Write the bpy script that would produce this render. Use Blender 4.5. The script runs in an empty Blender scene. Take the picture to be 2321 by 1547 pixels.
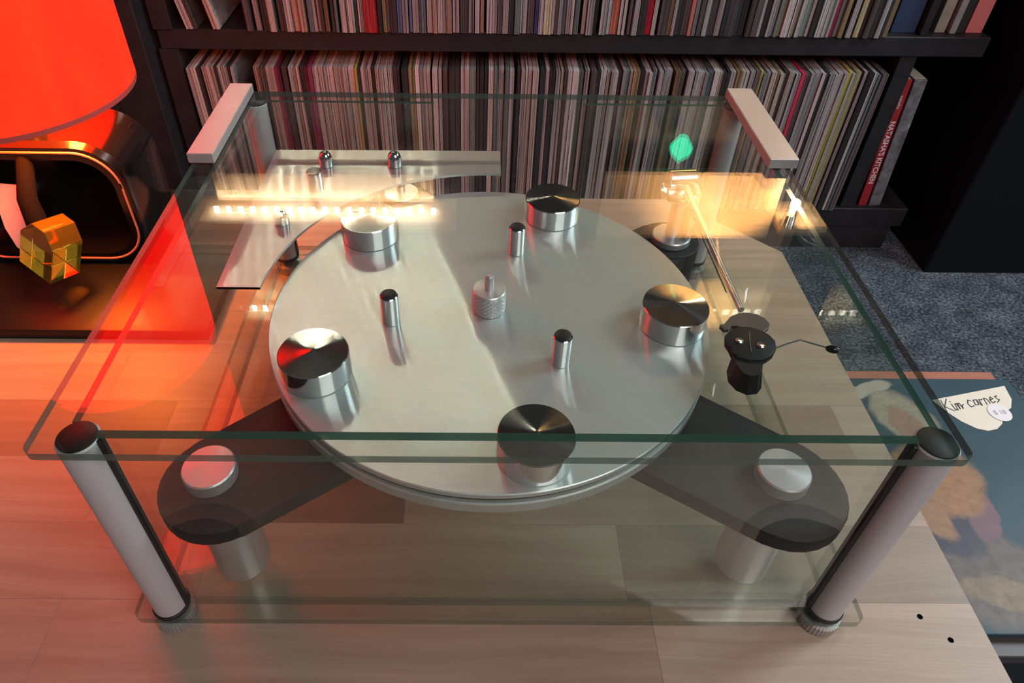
import bpy, bmesh, math, random
from mathutils import Vector, Matrix
random.seed(7)
SC = bpy.context.scene
COL = SC.collection
R = math.radians

# ------------------------------------------------------------------ camera
F_PX, W_PX = 1603.75, 2321.0
cam_d = bpy.data.cameras.new('camera'); cam = bpy.data.objects.new('camera', cam_d); COL.objects.link(cam)
cam_d.sensor_fit = 'HORIZONTAL'; cam_d.sensor_width = 36.0; cam_d.lens = F_PX / W_PX * 36.0
cam_d.shift_x = 76.69 / W_PX; cam_d.shift_y = -110.6 / W_PX
cam_d.clip_start = 0.01; cam_d.clip_end = 30
def cam_matrix(loc, pitch, yaw, roll):
    pi, ya, ro = R(pitch), R(yaw), R(roll)
    fw = Vector((math.sin(ya)*math.cos(pi), math.cos(ya)*math.cos(pi), math.sin(pi)))
    r = fw.cross(Vector((0, 0, 1))).normalized(); u = r.cross(fw)
    r2 = r*math.cos(ro) + u*math.sin(ro); u2 = -r*math.sin(ro) + u*math.cos(ro)
    m = Matrix((r2, u2, -fw)).transposed().to_4x4(); m.translation = loc
    return m
cam.matrix_world = cam_matrix((-0.01096, -0.37231, 0.47637), -40.647, 0.511, 0.8052)
SC.camera = cam

# ------------------------------------------------------------------ world, lights, exposure
SC.view_settings.view_transform = 'Standard'; SC.view_settings.look = 'None'
SC.view_settings.gamma = 1.0; SC.view_settings.use_curve_mapping = False
SC.view_settings.exposure = 0.0
SC.cycles.transparent_max_bounces = 24
SC.cycles.max_bounces = 10
SC.cycles.caustics_reflective = False
SC.cycles.caustics_refractive = False
SC.cycles.sample_clamp_indirect = 90.0
wd = bpy.data.worlds.new('world'); SC.world = wd; wd.use_nodes = True
wd.node_tree.nodes['Background'].inputs[0].default_value = (0.85, 0.90, 1.0, 1)
wd.node_tree.nodes['Background'].inputs[1].default_value = 0.07

def area_light(name, loc, target, sx, sy, power, color):
    d = bpy.data.lights.new(name, 'AREA'); d.shape = 'RECTANGLE'; d.size = sx; d.size_y = sy
    d.energy = power; d.color = color
    o = bpy.data.objects.new(name, d); COL.objects.link(o); o.location = loc
    o.rotation_euler = (Vector(target) - Vector(loc)).to_track_quat('-Z', 'Y').to_euler()
    return o
area_light('front_fill_light', (0.95, -1.25, 1.60), (0.15, 0.45, 0.0), 1.2, 0.9, 27.0, (1.0, 0.89, 0.84))  # added soft fill from the front right, no lamp known there
area_light('window_light', (1.70, 0.50, 1.25), (0.15, 0.0, 0.0), 0.6, 0.8, 24.0, (0.86, 0.95, 1.0))

# ------------------------------------------------------------------ node helpers
def new_mat(name):
    m = bpy.data.materials.new(name); m.use_nodes = True
    nt = m.node_tree; bs = nt.nodes['Principled BSDF']
    return m, nt, bs
def N(nt, kind, **kw):
    n = nt.nodes.new(kind)
    for k, v in kw.items(): setattr(n, k, v)
    return n
def setin(n, **kw):
    for k, v in kw.items(): n.inputs[k.replace('_', ' ')].default_value = v
def rgba(c): return (c[0], c[1], c[2], 1.0)
def math_n(nt, op, a, b=None):
    n = N(nt, 'ShaderNodeMath', operation=op)
    for i, v in enumerate((a, b)):
        if v is None: continue
        if isinstance(v, (int, float)): n.inputs[i].default_value = v
        else: nt.links.new(v, n.inputs[i])
    return n.outputs[0]
def mixc(nt, fac, a, b, blend='MIX'):
    n = N(nt, 'ShaderNodeMix', data_type='RGBA', blend_type=blend)
    if isinstance(fac, (int, float)): n.inputs[0].default_value = fac
    else: nt.links.new(fac, n.inputs[0])
    for i, v in ((6, a), (7, b)):
        if isinstance(v, tuple): n.inputs[i].default_value = rgba(v)
        else: nt.links.new(v, n.inputs[i])
    return n.outputs[2]
def noise(nt, scale, vec=None, detail=3.0, rough=0.5):
    n = N(nt, 'ShaderNodeTexNoise'); setin(n, Scale=scale, Detail=detail, Roughness=rough)
    if vec is not None: nt.links.new(vec, n.inputs['Vector'])
    return n.outputs[0]
def mapping(nt, vec, scale=(1, 1, 1), loc=(0, 0, 0), rot=(0, 0, 0)):
    n = N(nt, 'ShaderNodeMapping'); nt.links.new(vec, n.inputs['Vector'])
    n.inputs['Scale'].default_value = scale; n.inputs['Location'].default_value = loc; n.inputs['Rotation'].default_value = rot
    return n.outputs[0]
def ramp(nt, fac, stops):
    n = N(nt, 'ShaderNodeValToRGB'); nt.links.new(fac, n.inputs[0])
    el = n.color_ramp.elements
    while len(el) < len(stops): el.new(0.5)
    for e, (p, c) in zip(el, stops): e.position = p; e.color = rgba(c)
    return n.outputs[0]
def bump(nt, bs, h, strength=0.2, dist=0.001):
    b = N(nt, 'ShaderNodeBump'); setin(b, Strength=strength, Distance=dist)
    nt.links.new(h, b.inputs['Height']); nt.links.new(b.outputs[0], bs.inputs['Normal'])
def plain(name, color, rough=0.5, metal=0.0, spec=0.5, coat=0.0, var=0.0, scale=40.0):
    m, nt, bs = new_mat(name)
    setin(bs, Roughness=rough, Metallic=metal); bs.inputs['Specular IOR Level'].default_value = spec
    bs.inputs['Coat Weight'].default_value = coat
    if var > 0:
        tc = N(nt, 'ShaderNodeTexCoord')
        f = noise(nt, scale, tc.outputs['Object'], 4)
        c = ramp(nt, f, ((0.25, tuple(v*(1-var) for v in color)), (0.75, tuple(min(1, v*(1+var)) for v in color))))
        nt.links.new(c, bs.inputs['Base Color'])
    else:
        bs.inputs['Base Color'].default_value = rgba(color)
    return m
def emit(name, color, strength):
    m = bpy.data.materials.new(name); m.use_nodes = True; nt = m.node_tree
    nt.nodes.clear(); o = N(nt, 'ShaderNodeOutputMaterial'); e = N(nt, 'ShaderNodeEmission')
    e.inputs[0].default_value = rgba(color); e.inputs[1].default_value = strength
    nt.links.new(e.outputs[0], o.inputs[0]); return m
def brushed(name, color, rough, aniso, tangent=None, radial=False, scratch=0.0, broad=None, share=0.6, metal=1.0, spread=0.0):
    """brushed metal: a narrow lobe drawn out along the tangent, plus an optional broad satin lobe"""
    m, nt, bs = new_mat(name); out = nt.nodes['Material Output']
    b2 = N(nt, 'ShaderNodeBsdfPrincipled') if broad else None
    for b, r in ((bs, rough), (b2, broad)):
        if b is None: continue
        setin(b, Metallic=metal, Roughness=r); b.inputs['Base Color'].default_value = rgba(color)
    bs.inputs['Anisotropic'].default_value = aniso
    if radial:
        t = N(nt, 'ShaderNodeTangent', direction_type='RADIAL', axis='Z'); nt.links.new(t.outputs[0], bs.inputs['Tangent'])
        bs.inputs['Anisotropic Rotation'].default_value = 0.25
    elif tangent:
        c = N(nt, 'ShaderNodeCombineXYZ'); c.inputs[0].default_value, c.inputs[1].default_value, c.inputs[2].default_value = tangent
        nt.links.new(c.outputs[0], bs.inputs['Tangent'])
    if scratch > 0:
        tc = N(nt, 'ShaderNodeTexCoord')
        ang = math.atan2(-tangent[0], tangent[1]) if tangent else 0
        v = mapping(nt, tc.outputs['Object'], (30, 1500, 1), rot=(0, 0, -ang))
        f = noise(nt, 1.0, v, 2)
        c = ramp(nt, f, ((0.2, tuple(x*(1-scratch) for x in color)), (0.8, tuple(min(1, x*(1+scratch)) for x in color))))
        for b in (bs, b2):
            if b is not None: nt.links.new(c, b.inputs['Base Color'])
    if spread > 0:      # micro-grooves: the normal wanders along the tangent only
        g = N(nt, 'ShaderNodeNewGeometry'); wn = N(nt, 'ShaderNodeTexWhiteNoise', noise_dimensions='3D')
        sv = N(nt, 'ShaderNodeVectorMath', operation='SCALE'); nt.links.new(g.outputs['Position'], sv.inputs[0]); sv.inputs['Scale'].default_value = 90000.0
        nt.links.new(sv.outputs[0], wn.inputs['Vector'])
        k = math_n(nt, 'MULTIPLY', math_n(nt, 'SUBTRACT', wn.outputs['Value'], 0.5), 2*spread)
        tv = N(nt, 'ShaderNodeVectorMath', operation='SCALE'); tv.inputs[0].default_value = tangent; nt.links.new(k, tv.inputs['Scale'])
        ad = N(nt, 'ShaderNodeVectorMath', operation='ADD'); nt.links.new(g.outputs['Normal'], ad.inputs[0]); nt.links.new(tv.outputs[0], ad.inputs[1])
        nm = N(nt, 'ShaderNodeVectorMath', operation='NORMALIZE'); nt.links.new(ad.outputs[0], nm.inputs[0])
        nt.links.new(nm.outputs[0], bs.inputs['Normal'])
    if broad:
        mx = N(nt, 'ShaderNodeMixShader'); mx.inputs[0].default_value = share
        nt.links.new(bs.outputs[0], mx.inputs[1]); nt.links.new(b2.outputs[0], mx.inputs[2]); nt.links.new(mx.outputs[0], out.inputs[0])
    return m
def clear_glass(name, tint):
    """sheet glass: Schlick reflection over a tinted clear pane"""
    m = bpy.data.materials.new(name); m.use_nodes = True; nt = m.node_tree; nt.nodes.clear()
    o = N(nt, 'ShaderNodeOutputMaterial'); g = N(nt, 'ShaderNodeNewGeometry')
    d = N(nt, 'ShaderNodeVectorMath', operation='DOT_PRODUCT')
    nt.links.new(g.outputs['Incoming'], d.inputs[0]); nt.links.new(g.outputs['Normal'], d.inputs[1])
    c = math_n(nt, 'ABSOLUTE', d.outputs['Value'])
    k = math_n(nt, 'POWER', math_n(nt, 'SUBTRACT', 1.0, c), 5.0)
    f = math_n(nt, 'ADD', math_n(nt, 'MULTIPLY', k, 0.957), 0.043)
    t = N(nt, 'ShaderNodeBsdfTransparent'); t.inputs[0].default_value = rgba(tint)
    gl = N(nt, 'ShaderNodeBsdfGlossy'); gl.inputs['Roughness'].default_value = 0.0; gl.inputs[0].default_value = (1, 1, 1, 1)
    mx = N(nt, 'ShaderNodeMixShader'); nt.links.new(f, mx.inputs[0])
    nt.links.new(t.outputs[0], mx.inputs[1]); nt.links.new(gl.outputs[0], mx.inputs[2])
    nt.links.new(mx.outputs[0], o.inputs[0]); return m
def edge_glass(name, tint, body, clear):
    m = bpy.data.materials.new(name); m.use_nodes = True; nt = m.node_tree; bs = nt.nodes['Principled BSDF']
    o = nt.nodes['Material Output']
    bs.inputs['Base Color'].default_value = rgba(body); bs.inputs['Roughness'].default_value = 0.12
    t = N(nt, 'ShaderNodeBsdfTransparent'); t.inputs[0].default_value = rgba(tint)
    mx = N(nt, 'ShaderNodeMixShader'); mx.inputs[0].default_value = clear
    nt.links.new(bs.outputs[0], mx.inputs[1]); nt.links.new(t.outputs[0], mx.inputs[2]); nt.links.new(mx.outputs[0], o.inputs[0])
    return m

# ------------------------------------------------------------------ mesh helpers
def finish(bm, name, mats, parent=None, smooth=None, loc=None):
    bmesh.ops.recalc_face_normals(bm, faces=bm.faces[:])
    me = bpy.data.meshes.new(name); bm.to_mesh(me); bm.free()
    if not isinstance(mats, (list, tuple)): mats = [mats]
    for m in mats: me.materials.append(m)
    if smooth is not None:
        me.shade_smooth(); me.set_sharp_from_angle(angle=R(smooth))
    o = bpy.data.objects.new(name, me); COL.objects.link(o)
    if loc: o.location = loc
    if parent is not None: o.parent = parent
    return o
def tag(o, label=None, cat=None, group=None, kind=None):
    if label: o['label'] = label
    if cat: o['category'] = cat
    if group: o['group'] = group
    if kind: o['kind'] = kind
    return o
def empty(name, loc=(0, 0, 0)):
    o = bpy.data.objects.new(name, None); COL.objects.link(o); o.location = loc; o.empty_display_size = 0.02
    return o
def bm_box(bm, a, b, bevel=0.0, seg=1):
    r = bmesh.ops.create_cube(bm, size=1.0)
    vs = r['verts']
    for v in vs: v.co = Vector([a[i] + (v.co[i]+0.5)*(b[i]-a[i]) for i in range(3)])
    if bevel > 0:
        es = list({e for v in vs for e in v.link_edges})
        bmesh.ops.bevel(bm, geom=es, offset=bevel, segments=seg, affect='EDGES', profile=0.5)
def box(name, a, b, mat, parent=None, bevel=0.0, seg=1, smooth=None):
    bm = bmesh.new(); bm_box(bm, a, b, bevel, seg); return finish(bm, name, mat, parent, smooth)
def bm_lathe(bm, prof, c=(0, 0, 0), n=48, axis=None, closed=False):
    rings = []
    M = Matrix.Identity(3)
    if axis is not None: M = Vector((0, 0, 1)).rotation_difference(Vector(axis)).to_matrix()
    c = Vector(c)
    for r, z in prof:
        if r < 1e-6: rings.append([bm.verts.new(c + M @ Vector((0, 0, z)))])
        else: rings.append([bm.verts.new(c + M @ Vector((r*math.cos(2*math.pi*i/n), r*math.sin(2*math.pi*i/n), z))) for i in range(n)])
    for a, b in zip(rings, rings[1:] + ([rings[0]] if closed else [])):
        for i in range(n):
            j = (i+1) % n
            q = [a[i % len(a)], a[j % len(a)], b[j % len(b)], b[i % len(b)]]
            u = []
            for v in q:
                if v not in u: u.append(v)
            if len(u) >= 3: bm.faces.new(u)
    for rg, last in (() if closed else ((rings[0], False), (rings[-1], True))):
        if len(rg) > 2: bm.faces.new(rg if last else rg[::-1])
def lathe(name, prof, mat, parent=None, c=(0, 0, 0), n=48, smooth=35, axis=None, closed=False):
    bm = bmesh.new(); bm_lathe(bm, prof, c, n, axis, closed); return finish(bm, name, mat, parent, smooth)
def cyl_prof(r, z0, z1, b=0.0008):
    return [(r-b, z0), (r, z0+b), (r, z1-b), (r-b, z1)]
def bm_prism(bm, poly, z0, z1, bevel=0.0, seg=2):
    lo = [bm.verts.new((x, y, z0)) for x, y in poly]; hi = [bm.verts.new((x, y, z1)) for x, y in poly]
    f1 = bm.faces.new(lo[::-1]); f2 = bm.faces.new(hi)
    n = len(poly)
    for i in range(n): bm.faces.new((lo[i], lo[(i+1) % n], hi[(i+1) % n], hi[i]))
    if bevel > 0:
        bmesh.ops.bevel(bm, geom=list(f2.edges)+list(f1.edges), offset=bevel, segments=seg, affect='EDGES', profile=0.5)
def prism(name, poly, z0, z1, mat, parent=None, bevel=0.0, smooth=None, seg=2):
    bm = bmesh.new(); bm_prism(bm, poly, z0, z1, bevel, seg); return finish(bm, name, mat, parent, smooth)
def bm_tube(bm, pts, rad, n=10):
    pts = [Vector(p) for p in pts]
    rs = rad if isinstance(rad, (list, tuple)) else [rad]*len(pts)
    up = Vector((0, 0, 1)); prev = None; rings = []
    for i, p in enumerate(pts):
        t = (pts[min(i+1, len(pts)-1)] - pts[max(i-1, 0)]).normalized()
        a = prev if prev is not None else (up.cross(t) if abs(t.z) < 0.95 else Vector((1, 0, 0)))
        a = (a - t*a.dot(t)).normalized(); prev = a; b = t.cross(a)
        rings.append([bm.verts.new(p + (a*math.cos(2*math.pi*k/n) + b*math.sin(2*math.pi*k/n))*rs[i]) for k in range(n)])
    for A, B in zip(rings, rings[1:]):
        for k in range(n): bm.faces.new((A[k], A[(k+1) % n], B[(k+1) % n], B[k]))
    bm.faces.new(rings[0][::-1]); bm.faces.new(rings[-1])
def tube(name, pts, rad, mat, parent=None, n=10, smooth=40):
    bm = bmesh.new(); bm_tube(bm, pts, rad, n); return finish(bm, name, mat, parent, smooth)
def rounded_rect(x0, y0, x1, y1, r, n=6):
    out = []
    for cx, cy, a0 in ((x1-r, y1-r, 0), (x0+r, y1-r, 90), (x0+r, y0+r, 180), (x1-r, y0+r, 270)):
        for k in range(n+1):
            a = R(a0 + 90*k/n); out.append((cx + r*math.cos(a), cy + r*math.sin(a)))
    return out
def capsule(p0, r0, p1, r1, n=14):
    """outline of two circles joined by straight edges"""
    dx, dy = p1[0]-p0[0], p1[1]-p0[1]; L = math.hypot(dx, dy); a = math.atan2(dy, dx)
    b = math.acos(max(-1, min(1, (r0-r1)/L)))
    out = []
    for k in range(n+1):
        t = a + b + (2*math.pi-2*b)*k/n; out.append((p0[0]+r0*math.cos(t), p0[1]+r0*math.sin(t)))
    for k in range(n+1):
        t = a - b + 2*b*k/n; out.append((p1[0]+r1*math.cos(t), p1[1]+r1*math.sin(t)))
    return out
def clip_poly(poly, half):
    """clip convex polygon by half planes (nx,ny,d): keep nx*x+ny*y<=d"""
    for nx, ny, d in half:
        out = []
        for i in range(len(poly)):
            p, q = poly[i], poly[(i+1) % len(poly)]
            sp, sq = nx*p[0]+ny*p[1]-d, nx*q[0]+ny*q[1]-d
            if sp <= 0: out.append(p)
            if (sp < 0 < sq) or (sq < 0 < sp):
                t = sp/(sp-sq); out.append((p[0]+t*(q[0]-p[0]), p[1]+t*(q[1]-p[1])))
        poly = out
        if len(poly) < 3: return []
    return poly
def text_mesh(name, body, size, mat, parent, M, extrude=0.0, offset=0.0):
    cu = bpy.data.curves.new(name, 'FONT'); cu.body = body; cu.size = size; cu.extrude = extrude; cu.offset = offset
    cu.align_x = 'CENTER'; cu.align_y = 'CENTER'
    t = bpy.data.objects.new(name + '_tmp', cu); COL.objects.link(t)
    bpy.context.view_layer.update()
    me = bpy.data.meshes.new_from_object(t.evaluated_get(bpy.context.evaluated_depsgraph_get()))
    bpy.data.objects.remove(t); bpy.data.curves.remove(cu)
    me.name = name; me.materials.clear(); me.materials.append(mat)
    me.transform(M)
    o = bpy.data.objects.new(name, me); COL.objects.link(o); o.parent = parent
    return o

# ------------------------------------------------------------------ materials
def wood_mat(name, dark, light, sx=2.0, sy=70.0, rough=0.42):
    m, nt, bs = new_mat(name)
    tc = N(nt, 'ShaderNodeTexCoord'); oi = N(nt, 'ShaderNodeObjectInfo')
    off = N(nt, 'ShaderNodeCombineXYZ'); r = math_n(nt, 'MULTIPLY', oi.outputs['Random'], 37.0)
    nt.links.new(r, off.inputs[0]); nt.links.new(r, off.inputs[1])
    va = N(nt, 'ShaderNodeVectorMath', operation='ADD'); nt.links.new(tc.outputs['Object'], va.inputs[0]); nt.links.new(off.outputs[0], va.inputs[1])
    wav = noise(nt, 5.0, mapping(nt, va.outputs[0], (1.0, 3.0, 1.0)), 2)
    wv = N(nt, 'ShaderNodeCombineXYZ'); nt.links.new(math_n(nt, 'MULTIPLY', wav, 0.03), wv.inputs[1])
    vb = N(nt, 'ShaderNodeVectorMath', operation='ADD'); nt.links.new(va.outputs[0], vb.inputs[0]); nt.links.new(wv.outputs[0], vb.inputs[1])
    g1 = noise(nt, 1.0, mapping(nt, vb.outputs[0], (sx*1.5, sy, 1)), 4, 0.6)
    g2 = noise(nt, 1.0, mapping(nt, vb.outputs[0], (sx*8, sy*9, 1)), 3, 0.6)
    f = math_n(nt, 'ADD', math_n(nt, 'MULTIPLY', g1, 0.7), math_n(nt, 'MULTIPLY', g2, 0.3))
    c = ramp(nt, f, ((0.30, dark), (0.48, tuple((a+b)/2 for a, b in zip(dark, light))), (0.66, light)))
    c2 = mixc(nt, 1.0, c, oi.outputs['Color'], 'MULTIPLY')
    nt.links.new(c2, bs.inputs['Base Color']); setin(bs, Roughness=rough)
    bump(nt, bs, f, 0.15, 0.0006)
    return m
M_WOOD = wood_mat('butcher_block_wood', (0.31, 0.230, 0.175), (0.44, 0.355, 0.285))
M_PINE = wood_mat('pine_wood', (0.55, 0.34, 0.16), (0.78, 0.56, 0.32))
M_BLACKP = plain('black_painted_wood', (0.018, 0.018, 0.021), 0.55, var=0.3, scale=25)
M_WALL = plain('dark_wall_paint', (0.035, 0.036, 0.042), 0.8, var=0.15, scale=6)
M_ALU = brushed('satin_aluminium', (0.62, 0.62, 0.64), 0.30, 0.6, radial=True, broad=0.6, share=0.5, metal=0.85)
M_ALU_LIN = brushed('brushed_aluminium_bar', (0.42, 0.42, 0.42), 0.32, 0.8, tangent=(0.25, 0.95, 0.1), scratch=0.12, broad=0.7, share=0.7, metal=0.6)
M_PLAT = brushed('brushed_platter_metal', (0.63, 0.70, 0.70), 0.105, 1.0, tangent=(0.593, -0.805, 0), scratch=0.05, broad=0.62, share=0.62, metal=0.9, spread=0.24)
M_DECK = brushed('brushed_deck_metal', (0.52, 0.53, 0.53), 0.10, 1.0, tangent=(0, 1, 0), scratch=0.05, broad=0.6, share=0.62, metal=0.9, spread=0.22)
M_CHROME = brushed('polished_chrome', (0.62, 0.61, 0.62), 0.10, 0.5, radial=True)
M_MIRROR = brushed('turned_polished_metal', (0.34, 0.335, 0.33), 0.14, 0.97, radial=True)
M_STEEL = plain('bright_steel', (0.75, 0.74, 0.72), 0.2, 1.0)
M_TUBE = plain('grey_anodised_tube', (0.50, 0.49, 0.52), 0.48, 0.1)
M_FOOT = plain('dull_knurled_metal', (0.42, 0.41, 0.40), 0.4, 0.6)
M_BLACK = plain('matt_black', (0.011, 0.010, 0.010), 0.7, var=0.35, scale=220)
M_RUBBER = plain('black_rubber', (0.006, 0.006, 0.006), 0.5)
M_BLACKG = plain('gloss_black_resin', (0.006, 0.006, 0.006), 0.16)
M_GAP = plain('dark_gap', (0.01, 0.01, 0.01), 0.6)
M_GLASS = clear_glass('clear_sheet_glass', (0.945, 0.975, 0.96))
M_EDGE = edge_glass('green_glass_edge', (0.35, 0.55, 0.48), (0.03, 0.07, 0.055), 0.15)
M_EDGE2 = edge_glass('pale_glass_edge', (0.5, 0.62, 0.58), (0.085, 0.12, 0.105), 0.35)
M_EDGE3 = edge_glass('faint_glass_edge', (0.72, 0.78, 0.74), (0.10, 0.11, 0.095), 0.72)

# ================================================================== SETTING
ZF = -0.5
def carpet_mat():
    m, nt, bs = new_mat('blue_grey_carpet')
    tc = N(nt, 'ShaderNodeTexCoord')
    f = noise(nt, 170.0, tc.outputs['Object'], 5, 0.8); g = noise(nt, 22.0, tc.outputs['Object'], 3)
    h = math_n(nt, 'ADD', math_n(nt, 'MULTIPLY', f, 0.8), math_n(nt, 'MULTIPLY', g, 0.2))
    c = ramp(nt, h, ((0.40, (0.010, 0.014, 0.020)), (0.5, (0.075, 0.10, 0.125)), (0.62, (0.30, 0.36, 0.41))))
    nt.links.new(c, bs.inputs['Base Color']); setin(bs, Roughness=0.95)
    bump(nt, bs, f, 0.8, 0.006); return m
tag(box('floor', (-1.6, -1.2, ZF-0.05), (2.4, 1.32, ZF), carpet_mat()), kind='structure')
tag(box('wall_back', (-1.6, 1.32, ZF), (2.4, 1.40, 2.3), M_WALL), kind='structure')

# ================================================================== TABLE (butcher block)
tbl = empty('coffee_table', (0, 0, 0))
tag(tbl, 'butcher-block wooden coffee table with one clipped corner, standing on the blue carpet', 'table')
X1, YR, YF, XL = 0.333, 0.3615, -0.47, -0.78
half = [(1, 0, X1), (0, 1, YR), (0, -1, -YF), (-1, 0, -XL)]
# clipped corner from (0.225,0.3615) to (0.325,0.262)
half.append((0.7071, 0.7071, 0.7071*(0.228+YR)))
ROW = 0.0587
joints = {-1: [-0.50, -0.29, 0.111], 0: [-0.46, -0.20, 0.097], 1: [-0.55, -0.3, -0.19, -0.062, 0.24], 2: [-0.51, -0.268, 0.10, 0.303],
          3: [-0.6, -0.33, 0.02], 4: [-0.45, -0.1, 0.19], 5: [-0.52, -0.22, 0.08, 0.27], 6: [-0.4, 0.0], 7: [-0.5, -0.15, 0.12], 8: [-0.42, -0.05],
          -2: [-0.55, -0.25, 0.02], -3: [-0.4, -0.05, 0.2], -4: [-0.5, -0.2, 0.1], -5: [-0.45, 0.05], -6: [-0.3, 0.15], -7: [-0.5, 0.0]}
tints = {(1, 2): (0.95, 0.92, 0.88), (1, 3): (0.50, 0.41, 0.36), (1, 5): (0.9, 0.86, 0.84), (0, 2): (0.96, 0.96, 0.94), (0, 3): (0.72, 0.71, 0.67), (2, 3): (0.72, 0.66, 0.62),
         (2, 4): (1.05, 1.04, 1.02), (1, 4): (0.98, 0.98, 0.96), (-1, 3): (1.0, 0.97, 0.95), (-1, 2): (0.88, 0.82, 0.8), (2, 1): (0.66, 0.58, 0.52), (2, 2): (0.98, 0.93, 0.88)}
for row, js in joints.items():
    y0, y1 = -0.1417 + row*ROW, -0.1417 + (row+1)*ROW
    xs = [XL] + sorted(js) + [X1]
    for k, (xa, xb) in enumerate(zip(xs, xs[1:])):
        poly = clip_poly([(xa, y0), (xb, y0), (xb, y1), (xa, y1)], half)
        if not poly: continue
        cx = sum(p[0] for p in poly)/len(poly); cy = sum(p[1] for p in poly)/len(poly)
        poly = [(x + (cx-x)/max(abs(cx-x), 1e-6)*0.00008, y + (cy-y)/max(abs(cy-y), 1e-6)*0.00008) for x, y in poly]
        pl = prism('plank', poly, -0.028, -random.uniform(0, 0.00015), M_WOOD, tbl)
        t = tints.get((row, k)); v = random.uniform(0.84, 1.05)
        pl.color = (*t, 1) if t else (v, v*0.985, v*0.96, 1)
for (hx, hy) in ((0.2939, -0.1511), (0.3071, -0.1665)):
    lathe('drill_hole', [(0.0, 0.0), (0.0014, 0.0), (0.0018, 0.0003), (0.0, 0.00035)], plain('drill_hole_dark', (0.001, 0.001, 0.001), 0.9, spec=0.0), tbl, (hx, hy, 0.0), 16)
for (lx, ly) in ((-0.72, -0.40), (0.28, -0.40), (-0.72, 0.28), (0.20, 0.28)):
    box('leg', (lx-0.025, ly-0.025, ZF), (lx+0.025, ly+0.025, -0.028), M_BLACKP, tbl, 0.002)

# ================================================================== GLASS COVER
def glass_plate(name, poly, z0, z1, parent, edge, bevel=0.0006):
    bm = bmesh.new(); bm_prism(bm, poly, z0, z1)
    for f in bm.faces:
        f.material_index = 0 if abs(f.normal.z) > 0.5 else 1
    bm.normal_update()
    for f in bm.faces: f.material_index = 0 if abs(f.normal.z) > 0.5 else 1
    return finish(bm, name, [M_GLASS, edge], parent)
def glass_pane(name, a, b, thin, parent, edge):
    bm = bmesh.new(); bm_box(bm, a, b); bm.normal_update()
    for f in bm.faces: f.material_index = 0 if abs(f.normal[thin]) > 0.5 else (2 if f.normal.z < -0.5 else 1)
    return finish(bm, name, [M_GLASS, edge, M_EDGE3], parent)
UX0, UX1, UYF, UYB = -0.2074, 0.2225, -0.1523, 0.2205
cov = empty('glass_dust_cover', (0, 0, 0))
tag(cov, 'clear glass dust cover box with grey corner tubes enclosing the turntable', 'dust cover')
glass_plate('top_pane', rounded_rect(-0.2266, -0.1671, 0.2315, 0.2282, 0.006), 0.192, 0.197, cov, M_EDGE2)
glass_plate('base_pane', rounded_rect(-0.2302, -0.1622, 0.2468, 0.240, 0.006), 0.0095, 0.0155, cov, M_EDGE3)
glass_pane('front_pane', (UX0+0.008, -0.1535, 0.018), (UX1-0.008, -0.1485, 0.1915), 1, cov, M_EDGE)
glass_pane('side_pane', (-0.2135, UYF+0.009, 0.018), (-0.2095, UYB-0.009, 0.1915), 0, cov, M_EDGE)
glass_pane('side_pane', (0.2225, UYF+0.009, 0.018), (0.2265, UYB-0.009, 0.1915), 0, cov, M_EDGE)
glass_pane('rear_pane', (UX0+0.009, 0.2185, 0.018), (-0.048, 0.2225, 0.1915), 1, cov, M_EDGE)
glass_pane('rear_pane', (0.088, 0.2185, 0.018), (UX1-0.009, 0.2225, 0.1915), 1, cov, M_EDGE)
for ux, uy in ((UX0, UYF), (UX1, UYF), (UX0, UYB), (UX1, UYB)):
    p = lathe('corner_tube', cyl_prof(0.0108, 0.0185, 0.1905), M_TUBE, cov, (ux, uy, 0), 40)
    lathe('rubber_cap', [(0.0, 0.1900), (0.0098, 0.1900), (0.0098, 0.1914), (0.0090, 0.1918), (0.0, 0.1918)], M_RUBBER, p, (ux, uy, 0), 32)
    sx = 1 if ux < 0 else -1; sy = 1 if uy < 0 else -1
    bm = bmesh.new()
    bm_box(bm, (ux + sx*0.0108 - 0.0022, uy - 0.0026, 0.0195), (ux + sx*0.0108 + 0.0012, uy + 0.0026, 0.1900), 0.0004)
    finish(bm, 'slot_gasket', M_RUBBER, p)
    # knurled foot and collar
    bm = bmesh.new(); n = 72
    bm_lathe(bm, [(0.0105, 0.0), (0.0132, 0.0008), (0.0132, 0.0088), (0.0105, 0.0094)], (ux, uy, 0), n)
    for v in bm.verts:
        d = Vector((v.co.x-ux, v.co.y-uy)); L = d.length
        if L > 0.0125:
            k = round((math.atan2(d.y, d.x) % (2*math.pi))/(2*math.pi)*n)
            s = 1.0 - 0.035*(k % 2); v.co.x = ux + d.x*s; v.co.y = uy + d.y*s
    finish(bm, 'knurled_foot', M_FOOT, p)
    lathe('collar', cyl_prof(0.0118, 0.0156, 0.0190, 0.0005), M_GAP, p, (ux, uy, 0), 36)
for x0, x1 in ((-0.2291, -0.2090), (0.2140, 0.2365)):
    bm = bmesh.new(); bm_box(bm, (x0, 0.1015, 0.1972), (x1, 0.2265, 0.2055), 0.0006)
    h = finish(bm, 'hinge_bar', M_ALU_LIN, cov)


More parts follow.
